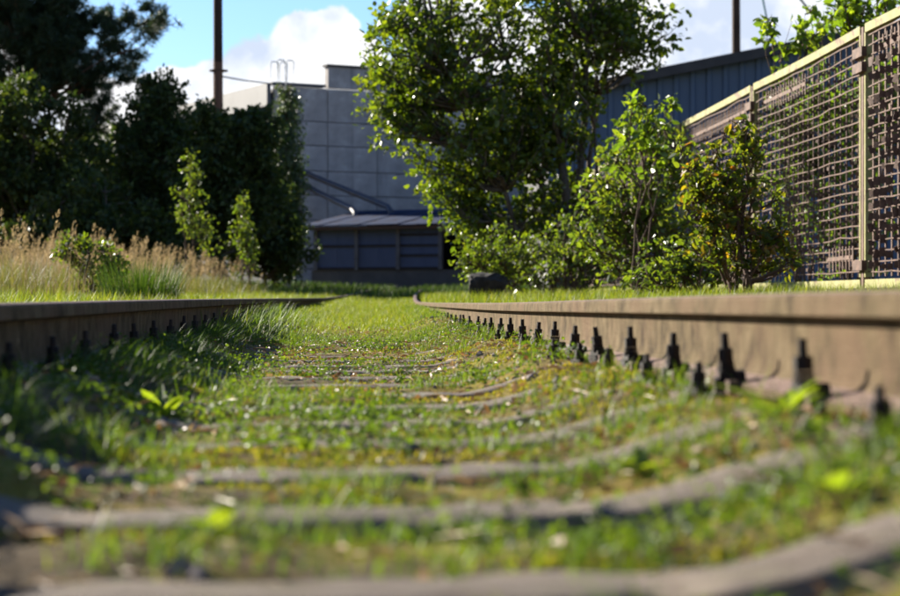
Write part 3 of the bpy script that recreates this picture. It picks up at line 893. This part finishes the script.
# the big poplar by the track
TY = 31
b = base_at(566, TY)
st = [stem(b + (x, y, 0), P(tx, ty, TY + dy)) for (x, y, tx, ty, dy) in ((0, 0, 545, -190, 0), (-.18, .1, 470, -120, .5), (.2, .05, 590, -140, -.3), (.1, .3, 620, -40, .6), (-.3, -.1, 430, 30, -.5), (.32, -.1, 600, 60, .2))]
env = [(530, -60, 130, 90), (520, 30, 150, 70), (430, 60, 70, 70), (415, 120, 55, 38), (500, 120, 90, 60), (470, 170, 50, 45), (600, 15, 75, 55),
       (625, 15, 50, 50), (540, 200, 55, 60), (480, 215, 28, 38), (540, 120, 50, 55), (545, 160, 35, 60), (520, 120, 70, 60), (520, 225, 50, 45), (560, 210, 28, 45), (455, 195, 24, 34), (472, 245, 26, 30), (500, 262, 34, 20), (405, 30, 46, 50), (395, 90, 40, 36), (612, 42, 50, 32), (568, 90, 28, 50), (575, 40, 44, 55)]
cl = sample_env(env, TY, 560)
cl = np.vstack([cl, [P(*q, TY - .5) for q in ((372, 108), (382, 118), (395, 130), (402, 105), (372, 45), (385, 30), (366, 62), (410, 160), (435, 190), (450, 205), (655, 52), (668, 35), (645, 62), (640, 50), (600, 70), (465, 235))]])
tree('poplar_tree', 'large leafy poplar with several stems growing between the track and the hall', 'tree', st, cl, 'leaf_tree', 'bark', .035, 46, .11, .34, [.09, .07, .075, .06, .055, .05], lw=.72)

# undergrowth at its foot
def shrub(name, label, px, Y, env, ncl, leaf_mat, nleaf, lsize, cr, nstem, singles=None, cat='bush', group=None, lw=.6, spread=.25, top=.8, droop=0.0, tr=.014, bark='twig'):
    b = base_at(px, Y)
    cl = sample_env(env, Y, ncl)
    st = []
    order = np.argsort(-cl[:, 2])[:nstem]
    for i in order:
        st.append(stem(b + rng.normal(0, spread * .3, 3) * (1, 1, 0), cl[i] + rng.normal(0, .05, 3), 8, .05))
    return tree(name, label, cat, st, cl, leaf_mat, bark, .012, nleaf, lsize, cr, [tr * rng.uniform(.7, 1.2) for _ in st], group, lw=lw, singles=singles, droop=droop)


shrub('low_bush', 'yellow-green low bush at the foot of the poplar', 505, 28, [(500, 255, 36, 30), (530, 262, 34, 24), (475, 262, 24, 20)], 80, 'leaf_bush', 32, .06, .16, 9)
shrub('low_bush', 'dense green bush between the poplar stems and the willow', 570, 27, [(570, 250, 34, 36), (600, 255, 30, 34), (555, 270, 40, 18)], 90, 'leaf_bush', 30, .06, .17, 9)
shrub('low_bush', 'low leafy bush filling the foot of the fence beside the willow', 690, 18.5, [(690, 262, 46, 28), (655, 268, 40, 22), (715, 268, 30, 22)], 60, 'leaf_bush', 24, .06, .14, 10)
shrub('willow_bush', 'tall sunlit willow bush with pale shining leaves in front of the fence end', 640, 22, [(640, 215, 56, 75), (612, 250, 46, 42), (670, 240, 42, 50), (650, 140, 30, 44), (625, 165, 30, 40), (600, 215, 34, 44), (668, 175, 24, 50)], 150, 'leaf_bush', 26, .085, .26, 18, singles=110)
shrub('sapling', 'slim upright sapling with round bright leaves sticking out above the willow bush', 636, 21, [(636, 115, 8, 32), (628, 150, 14, 30), (662, 112, 10, 26), (650, 150, 14, 24)], 22, 'leaf_bright', 14, .10, .14, 4, singles=60, lw=.72)
shrub('autumn_bush', 'bush with turning orange and green leaves standing before the fence lattice', 742, 16, [(740, 215, 50, 62), (705, 225, 30, 45), (775, 240, 28, 42), (740, 145, 30, 28), (690, 165, 16, 28), (765, 262, 40, 20), (700, 190, 30, 40)], 120, 'leaf_autumn', 20, .072, .12, 12, singles=130)
shrub('fence_sapling', 'bright leafed sapling growing up behind the fence and showing above its top', 800, 22, [(800, 40, 34, 30), (785, 75, 18, 22), (820, 25, 26, 24), (770, 30, 12, 26)], 20, 'leaf_bright', 16, .11, .15, 6, singles=70, lw=.7)
shrub('fence_sapling', 'taller bright sapling behind the fence next to the double post', 865, 20.6, [(860, 5, 34, 26), (840, 20, 20, 20), (885, -10, 30, 30)], 26, 'leaf_bright', 16, .11, .15, 6, singles=60, lw=.7)
shrub('bramble', 'tangled leafy growth seen through the lattice behind the fence', 850, 23.5, [(800, 200, 50, 70), (860, 200, 50, 80), (830, 120, 60, 55), (890, 110, 40, 80), (780, 150, 30, 50)], 170, 'leaf_bright', 20, .10, .26, 10)

# dark wood on the meadow side
def wood_tree(name, label, px, Y, env, ncl, leaf_mat, bark, nleaf, lsize, cr, tops, tr, droop=0.0, needle=False, lw=.62, twig_n=4):
    b = base_at(px, Y)
    st = [stem(b + (rng.normal(0, .15) if len(tops) > 1 else 0, 0, 0), P(tx, ty, Y), 10, .015) for tx, ty in tops]
    return tree(name, label, 'tree', st, sample_env(env, Y, ncl) if not isinstance(env, np.ndarray) else env, leaf_mat, bark, .05, nleaf, lsize, cr, [tr] * len(tops), 'trees of the dark wood', droop=droop, needle=needle, lw=lw, twig_n=twig_n)


PY = 60
tips = [(168, 22), (158, 26), (148, 20), (140, 10), (132, 24), (120, 28), (112, 14), (104, 30), (96, 16), (135, 57), (126, 60), (116, 54), (106, 50), (98, 56),
        (124, 74), (114, 72), (104, 76), (96, 82), (108, 96), (98, 104), (110, 112), (88, 64), (84, 90), (80, 40), (74, 20), (72, 70), (90, 120), (100, 128)]
cp = np.array([P(x + rng.normal(0, 2), y + rng.normal(0, 2), PY + rng.normal(0, .7)) for x, y in tips] + list(sample_env([(30, -60, 70, 60), (20, 20, 60, 50), (40, 80, 55, 40), (-30, 30, 60, 90), (55, 40, 45, 50)], PY, 200)))
wood_tree('pine_tree', 'old pine with long dark side branches reaching out over the wood', 22, PY, cp, 0, 'needle', 'bark_pine', 110, .20, .46, [(18, -260)], .2, needle=True, twig_n=5)
cp = sample_env([(-70, 40, 60, 120), (-60, 160, 60, 90)], 64, 90)
wood_tree('pine_tree', 'second pine half hidden at the end of the wood', -66, 64, cp, 0, 'needle', 'bark_pine', 90, .22, .5, [(-66, -200)], .2, needle=True, twig_n=5)
D = 'leaf_dark'
wood_tree('alder_tree', 'broad dark alder in front of the old pine', 40, 55, [(30, 170, 70, 90), (70, 200, 55, 75), (20, 110, 50, 40), (-20, 180, 60, 90)], 260, D, 'bark', 90, .17, .48, [(30, 80), (70, 110), (0, 90)], .1)
wood_tree('alder_tree', 'dark alder with a ragged pointed top beside the pine branches', 155, 57, [(160, 120, 34, 42), (150, 190, 50, 70), (165, 92, 18, 22), (140, 140, 28, 30), (180, 130, 24, 32)], 230, D, 'bark', 84, .16, .44, [(160, 74), (140, 100), (185, 105)], .09)
wood_tree('alder_tree', 'dark round alder around the foot of the tarred pole', 222, 54, [(215, 190, 50, 75), (240, 150, 36, 42), (205, 130, 26, 26), (255, 180, 30, 60), (258, 132, 24, 24)], 270, D, 'bark', 84, .16, .44, [(210, 106), (240, 112)], .09)
wood_tree('birch_tree', 'slender hanging birch at the corner of the factory', 288, 62, [(287, 90, 9, 16), (288, 112, 13, 26), (288, 150, 20, 40), (290, 200, 22, 60), (284, 245, 22, 36)], 160, 'leaf_birch', 'bark_birch', 80, .10, .42, [(286, 76)], .085, droop=1.0)
wood_tree('alder_tree', 'dark alder bush filling the gap between pole and hanging birch', 265, 58, [(262, 215, 30, 55), (280, 245, 28, 34), (250, 250, 40, 30)], 130, D, 'bark', 80, .16, .42, [(262, 165)], .07)
wood_tree('alder_tree', 'low dark alder standing behind the plume grass', 105, 52, [(105, 225, 50, 50), (60, 240, 50, 40), (160, 245, 50, 38)], 190, D, 'bark', 80, .16, .42, [(105, 180), (60, 205)], .07)
wood_tree('alder_tree', 'hidden alder deep in the wood behind the others', 110, 72, [(60, 200, 110, 80), (190, 215, 90, 60), (130, 170, 70, 50)], 260, D, 'bark', 80, .26, .7, [(60, 120), (180, 140)], .1)

wood_tree('alder_tree', 'dark alder at the outer edge of the wood beyond the pines', -150, 62, [(-150, 170, 60, 80), (-190, 220, 60, 50)], 150, D, 'bark', 70, .18, .5, [(-150, 90), (-185, 150)], .1)
wood_tree('alder_tree', 'lowest alder where the wood runs out into the meadow', -260, 66, [(-265, 220, 60, 50), (-240, 200, 40, 50)], 110, D, 'bark', 70, .18, .5, [(-260, 160)], .09)
shrub('birch_sapling', 'taller pale green birch sapling catching the sun before the dark wood', 193, 46, [(190, 190, 12, 26), (192, 218, 17, 26), (205, 235, 20, 22), (188, 165, 5, 10)], 46, 'leaf_bush', 26, .085, .24, 5, cat='sapling', tr=.02)
shrub('birch_sapling', 'smaller bright poplar sapling with a pointed tip before the dark wood', 244, 44, [(243, 205, 7, 18), (244, 228, 13, 24), (248, 250, 17, 18)], 36, 'leaf_bush', 28, .085, .2, 4, cat='sapling', tr=.018)
shrub('meadow_bush', 'small dark leafy bush among the plume grass', 95, 23, [(95, 262, 34, 24), (75, 250, 22, 18), (120, 270, 18, 20)], 60, 'leaf_tree', 28, .055, .13, 8)

# ------------------------------------------------------------------ boulder and stump-like stones
def rock(name, c, r, seed, mat, label=None, cat=None, sq=(1, 1, .7)):
    import bmesh
    bm = bmesh.new(); bmesh.ops.create_icosphere(bm, subdivisions=4, radius=1)
    rr = np.random.default_rng(seed)
    planes = [(unit(rr.normal(0, 1, 3)), rr.uniform(.5, .85)) for _ in range(16)]
    for v in bm.verts:
        p = np.array(v.co)
        for n_, d_ in planes:
            k_ = p @ n_
            if k_ > d_: p = p - n_ * (k_ - d_) * .92
        p = p + (fbm(p[0] * 3 + 7, p[1] * 3 + p[2] * 2.3, seed, 4) - .5) * .3 * p
        v.co = Vector(p * np.array(sq) * r)
    me = bpy.data.meshes.new(name); bm.to_mesh(me); bm.free(); me.materials.append(mat)
    me.polygons.foreach_set('use_smooth', np.zeros(len(me.polygons), bool))
    o = link(name, me, loc=c)
    return tag(o, label, cat)


p = P(486, 296, 27)
rock('boulder', (p[0], 27, float(gz(p[0], 27)) + .20), .34, 5, M['boulder'], 'dark jagged boulder lying in the grass beside the rail under the poplar', 'boulder', (1.15, .8, .85))

# ------------------------------------------------------------------ ground cover
def onground(u, Y, dz=0.0):
    X = xc(Y) + u
    return np.stack([X, Y, gz(X, Y) + dz], 1)


def strew(n, u0, u1, y0, y1, dens=None, power=1.0):
    u = rng.uniform(u0, u1, n)
    Y = y0 + (y1 - y0) * rng.random(n) ** power
    if dens is not None:
        k = rng.random(n) < dens(u, Y); u, Y = u[k], Y[k]
    return u, Y


def grass(name, label, u, Y, h, wd, mat, lean=(.2, .9), seg=3, azb=None):
    n = len(u)
    g = Geo()
    a = rng.uniform(0, 2 * math.pi, n) if azb is None else rng.normal(azb, .9, n)
    blades(g, onground(u, Y, -.006), np.broadcast_to(h, n) * rng.uniform(.5, 1.3, n), np.broadcast_to(wd, n) * rng.uniform(.7, 1.3, n), rng.uniform(*lean, n), a, seg)
    return tag(build(name, g, M[mat]), label, 'grass', kind='stuff')


def bare(u, Y):
    """little takes root on the bare tops of the sleepers"""
    ph = (Y - 1.7 + SL * u) / 0.6
    return np.where((np.abs(ph - np.round(ph)) < .15) & (patch(u, Y, 101, 2.2) < .60), .10, 1.0)


patch = lambda u, Y, s, f: fbm(u * f + 31, Y * f + 17, s, 3)
# thin short grass over the mossy bed near the camera
u, Y = strew(80000, -.76, .76, 1.2, 12.5, lambda u, Y: (smooth(.47, .64, patch(u, Y, 21, 2.6)) * .95 + .05) * bare(u, Y))
h = .022 + .055 * smooth(.45, .75, patch(u, Y, 21, 2.6)) * rng.uniform(.5, 1.3, len(u))
grass('bed_grass', 'short thin grass in patches on the mossy track bed', u, Y, h, .0028, 'grass', (.2, 1.3))
# thick grass further along between the rails
u, Y = strew(80000, -.78, .78, 9.5, 46, lambda u, Y: smooth(10.5, 15.5, Y + (patch(u, Y, 5, 1.5) - .5) * 5) * (1.25 - Y / 60), 1.5)
h = (.05 + .075 * smooth(10, 20, Y) + .03 * smooth(30, 42, Y)) * (1 - .5 * smooth(.35, .65, u)) * (1 - .35 * smooth(-.45, -.7, u)) * (.62 + .38 * smooth(20, 32, Y)) * (.55 + .9 * patch(u, Y, 91, 1.2))
grass('track_grass', 'thick sunlit grass filling the track bed further along', u, Y, h, np.interp(Y, [9, 45], [.0035, .010]), 'grass_verge', (.15, .9), 2)
# tufts along the shaded rail
u, Y = strew(8500, -.76, -.45, 2.0, 12, lambda u, Y: smooth(.40, .60, patch(u, Y, 33, 2.2)) * smooth(-.40, -.62, u) + .04)
grass('rail_grass', 'long grass in the shadow of the meadow side rail', u, Y, .095, .0036, 'grass_shaded', (.3, 1.2), 3, azb=-.6)
u, Y = strew(3200, -.76, -.25, 9.0, 18, lambda u, Y: smooth(-.2, -.7, u) * smooth(9.0, 11, Y) * smooth(18, 14, Y), 1.2)
grass('rail_grass', 'tall green grass leaning over the meadow side rail further along', u, Y, .15, .0045, 'grass', (.3, 1.1), 3, azb=.4)
u, Y = strew(20000, .42, .755, 1.6, 26, lambda u, Y: smooth(.38, .66, patch(u, Y, 43, 2.5)) * (.3 + smooth(14, 24, Y)))
grass('rail_grass', 'thin grass among the bolts of the fence side rail', u, Y, .08, .0032, 'grass', (.3, 1.2), 3)
# verges outside the rails
u, Y = strew(64000, -7, -.9, 3.5, 50, lambda u, Y: (.35 + .65 * smooth(-5, -1.5, u)) * (1.1 - Y / 90), 1.3)
grass('verge_grass', 'sunlit grass along the outer side of the meadow side rail', u, Y, .13 + .06 * smooth(20, 40, Y), np.interp(Y, [4, 50], [.004, .012]), 'grass_verge', (.15, .8), 2)
u, Y = strew(60000, .92, 5.6, 3.5, 50, lambda u, Y: (1.1 - Y / 90), 1.3)
grass('verge_grass', 'green grass between the fence side rail and the fence', u, Y, .12 + .08 * smooth(14, 26, Y), np.interp(Y, [4, 50], [.004, .012]), 'grass_verge', (.15, .8), 2)
for (u0, u1, lab) in ((-6, -.9, 'short sunlit grass on the meadow verge beside the first sleepers'), (.92, 5.6, 'short sunlit grass on the fence verge beside the first sleepers')):
    u, Y = strew(16000, u0, u1, -1.0, 6.5)
    grass('verge_grass', lab, u, Y, .10, .004, 'grass_verge', (.15, .9), 2)
u, Y = strew(24000, -12, 8, 45, 80)
grass('far_grass', 'rough shaded grass in front of the shed', u, Y, .30, .02, 'grass_shaded', (.15, .7), 2)
# tall meadow: green stems, then straw plumes
u, Y = strew(26000, -8.5, -2.6, 17, 47, lambda u, Y: smooth(-2.4, -4.0, u + (patch(u, Y, 8, .8) - .5) * 1.5) * .95)
grass('meadow_grass', 'tall half dry meadow grass under the plumes', u, Y, .48, np.interp(Y, [17, 47], [.006, .012]), 'meadow', (.1, .6), 3)
u, Y = strew(9000, -8.5, -3.2, 18, 40, lambda u, Y: smooth(.35, .6, patch(u, Y, 18, .6)))
grass('meadow_grass', 'brown dry stalks in the meadow', u, Y, .6, .006, 'straw', (.1, .7), 3)
u, Y = strew(2400, -8.5, -3.0, 20, 48, lambda u, Y: smooth(-2.8, -3.8, u) * smooth(.30, .5, patch(u, Y, 28, .5)))
base = onground(u, Y); n = len(u); hh = rng.uniform(.5, .95, n)
az_ = rng.normal(-.3, .8, n); d = np.stack([np.cos(az_), np.sin(az_), np.zeros(n)], 1)
lean = rng.uniform(.05, .28, n)
g = Geo()
blades(g, base, hh, np.full(n, .005), lean, az_, 3)
tip = base + d * (lean * hh)[:, None]; tip[:, 2] += hh * (1 - .38 * lean)
m = 26
t = rng.random((n, m)); rad_ = .020 * np.sin(math.pi * np.clip(t * .85 + .1, 0, 1)) + .003
ax = unit(d * lean[:, None] * 1.6 + np.array([0, 0, 1.0]))
pos = (tip[:, None] - ax[:, None] * (.21 * (1 - t) - .06)[..., None] + rng.normal(0, 1, (n, m, 3)) * rad_[..., None] * .8).reshape(-1, 3)
axs = np.repeat(ax, m, 0) + rng.normal(0, .35, (n * m, 3))
leaves(g, pos, axs, rdir(n * m), .042, .010, .1)
tag(build('plume_grass', g, M['plume']), 'pale straw coloured plumes of tall meadow grass before the wood', 'grass', kind='stuff')
# tuft by the rail, its shade painted into the blade colour
c = P(140, 297, 17)
n = 900; a = rng.uniform(0, 2 * math.pi, n); r = .30 * np.sqrt(rng.random(n))
pos = np.stack([c[0] + r * np.cos(a) * 1.2, c[1] + r * np.sin(a), np.zeros(n)], 1); pos[:, 2] = gz(pos[:, 0], pos[:, 1])
g = Geo(); blades(g, pos, rng.uniform(.25, .52, n), rng.uniform(.004, .008, n), rng.uniform(.05, .5, n), a, 3)
tag(build('grass_tussock', g, M['grass_shaded']), 'dark green grass tussock close to the meadow side rail', 'grass')

# moss: thousands of tiny shoots on the bed
u, Y = strew(190000, -.76, .76, 1.2, 10.5, lambda u, Y: smooth(.46, .60, patch(u, Y, 55, 3.2)) * bare(u, Y), 1.2)
n = len(u); g = Geo()
leaves(g, onground(u, Y, -.002), rdir(n, 1.0), rdir(n), rng.uniform(.007, .016, n), rng.uniform(.004, .008, n))
tag(build('moss', g, M['moss']), 'yellow-green moss carpet between the sleepers', 'moss', kind='stuff')
# creeping weeds in clumps
cu, cy_ = strew(1100, -.74, .74, 1.3, 11, lambda u, Y: smooth(.42, .60, patch(u, Y, 66, 2.0)) * bare(u, Y))
g = Geo()
m = 34
rad_ = rng.uniform(.02, .09, len(cu))
uu_ = np.repeat(cu, m) + rng.normal(0, 1, len(cu) * m) * np.repeat(rad_, m) * .6
yy_ = np.repeat(cy_, m) + rng.normal(0, 1, len(cu) * m) * np.repeat(rad_, m) * .6
p = onground(uu_, yy_, 0); p[:, 2] += rng.uniform(.0, 1, len(uu_)) ** 1.3 * np.repeat(rad_, m) * .75
sz = rng.uniform(.007, .017, len(uu_))
leaves(g, p, rdir(len(uu_)) * (1, 1, .5), rdir(len(uu_), 1.2), sz, sz * .8)
tag(build('creeping_weeds', g, M['clover']), 'clumps of small round leaved weeds on the track bed', 'weeds', kind='stuff')
# fallen leaves and straws
u, Y = strew(6000, -.74, .74, 1.3, 14.5, lambda u, Y: .25 + .75 * smooth(.48, .6, patch(u, Y, 77, 2.0)))
n = len(u); g = Geo()
leaves(g, onground(u, Y, .008), rdir(n) * (1, 1, .25), rdir(n, 1.6), rng.uniform(.014, .04, n), rng.uniform(.008, .022, n), .4)
u, Y = strew(2600, -.74, .74, 1.3, 12.5)
n = len(u); a = rng.uniform(0, 6.3, n)
leaves(g, onground(u, Y, .012), np.stack([np.cos(a), np.sin(a), rng.normal(0, .15, n)], 1), rdir(n, 1), rng.uniform(.03, .10, n), rng.uniform(.0015, .003, n))
tag(build('leaf_litter', g, M['litter']), 'brown fallen leaves and straws scattered on the track bed', 'litter', kind='stuff')
# ballast stones showing through
import bmesh
bm = bmesh.new(); bmesh.ops.create_icosphere(bm, subdivisions=1, radius=1); bm.verts.ensure_lookup_table()
iv = np.array([v.co[:] for v in bm.verts]); it = np.array([[v.index for v in f.verts] for f in bm.faces]); bm.free()
u, Y = strew(2600, -.78, .78, 1.3, 16, lambda u, Y: .15 + .6 * smooth(.35, .6, np.abs(u)) + .5 * smooth(.5, .65, patch(u, Y, 88, 1.6)))
p = onground(u, Y, -.004); g = Geo()
for i in range(len(p)):
    s = rng.uniform(.006, .022)
    g.add(p[i] + iv * rng.uniform(.65, 1.2, (len(iv), 1)) * s * rng.uniform(.7, 1.2, 3), it)
tag(build('gravel', g, M['gravel']), 'brown ballast stones showing through the moss', 'gravel', kind='stuff')

# ------------------------------------------------------------------ broad leaved weeds one can pick out
lm = {}
def long_leaf(key, lw, bend, mat):
    t = np.linspace(0, 1, 6); wd = lw / 2 * np.sin(math.pi * np.clip(t * .93 + .05, 0, 1)) ** .8
    c = np.stack([np.zeros(6), t, -bend * t * t], 1)
    V = np.vstack([c + np.stack([-wd, 0 * t, wd * .35], 1), c, c + np.stack([wd, 0 * t, wd * .35], 1)])
    Q = [[q, q + 1, 6 + q + 1, 6 + q] for q in range(5)] + [[6 + q, 6 + q + 1, 12 + q + 1, 12 + q] for q in range(5)]
    me = Geo().add(V, Q).mesh('leaf', True); me.materials.append(M[mat]); lm[key] = me


long_leaf('lance', .27, .25, 'leaf_bright_single'); long_leaf('oval', .5, .2, 'leaf_bright_single')
def weed(label, px, py, d, size, nl, key, tilt=(.5, 1.2), name='weed_plant'):
    p = P(px, py, d); z = float(gz(p[0], d))
    o = thing(name, label, 'weed', (p[0], d, z))
    for i in range(nl):
        l = link('leaf', lm[key], parent=o, loc=(rng.normal(0, .004), rng.normal(0, .004), rng.uniform(0, .012)))
        s = size * rng.uniform(.7, 1.15)
        l.scale = (s, s, s)
        l.rotation_euler = (rng.uniform(*tilt), rng.normal(0, .2), 2 * math.pi * (i + rng.uniform(-.25, .25)) / nl)


weed('bright green weed with lance shaped leaves standing beside the sunlit rail', 778, 425, 2.75, .095, 13, 'lance', (.45, 1.1))
weed('small light green weed rosette in the moss near the camera end of the track', 305, 450, 3.2, .035, 8, 'oval', (.3, .9))
weed('tuft of light green broad leaves between two sleepers', 350, 452, 3.3, .03, 7, 'oval', (.3, .9))
weed('low dark weed rosette pressed against a sleeper', 355, 398, 4.7, .05, 10, 'oval', (.2, .8))
weed('bright weed at the foot of the sunlit rail between the bolts', 612, 375, 4.6, .055, 9, 'lance', (.3, 1.0))
weed('weed with spreading leaves in the middle of the mossy bed', 640, 470, 2.6, .05, 9, 'oval', (.2, .8))
weed('leafy weed lying over the edge of the blurred sleeper', 215, 525, 2.1, .05, 9, 'oval', (.2, .8))
weed('green weed hugging the ground beside the fence side rail', 830, 560, 1.95, .05, 9, 'oval', (.3, .9))
weed('single tall lance leaved weed in the shade of the meadow side rail', 160, 395, 4.2, .09, 7, 'lance', (.6, 1.2))

sc.cycles.use_denoising = True
sc.cycles.max_bounces = 8
sc.cycles.transparent_max_bounces = 4
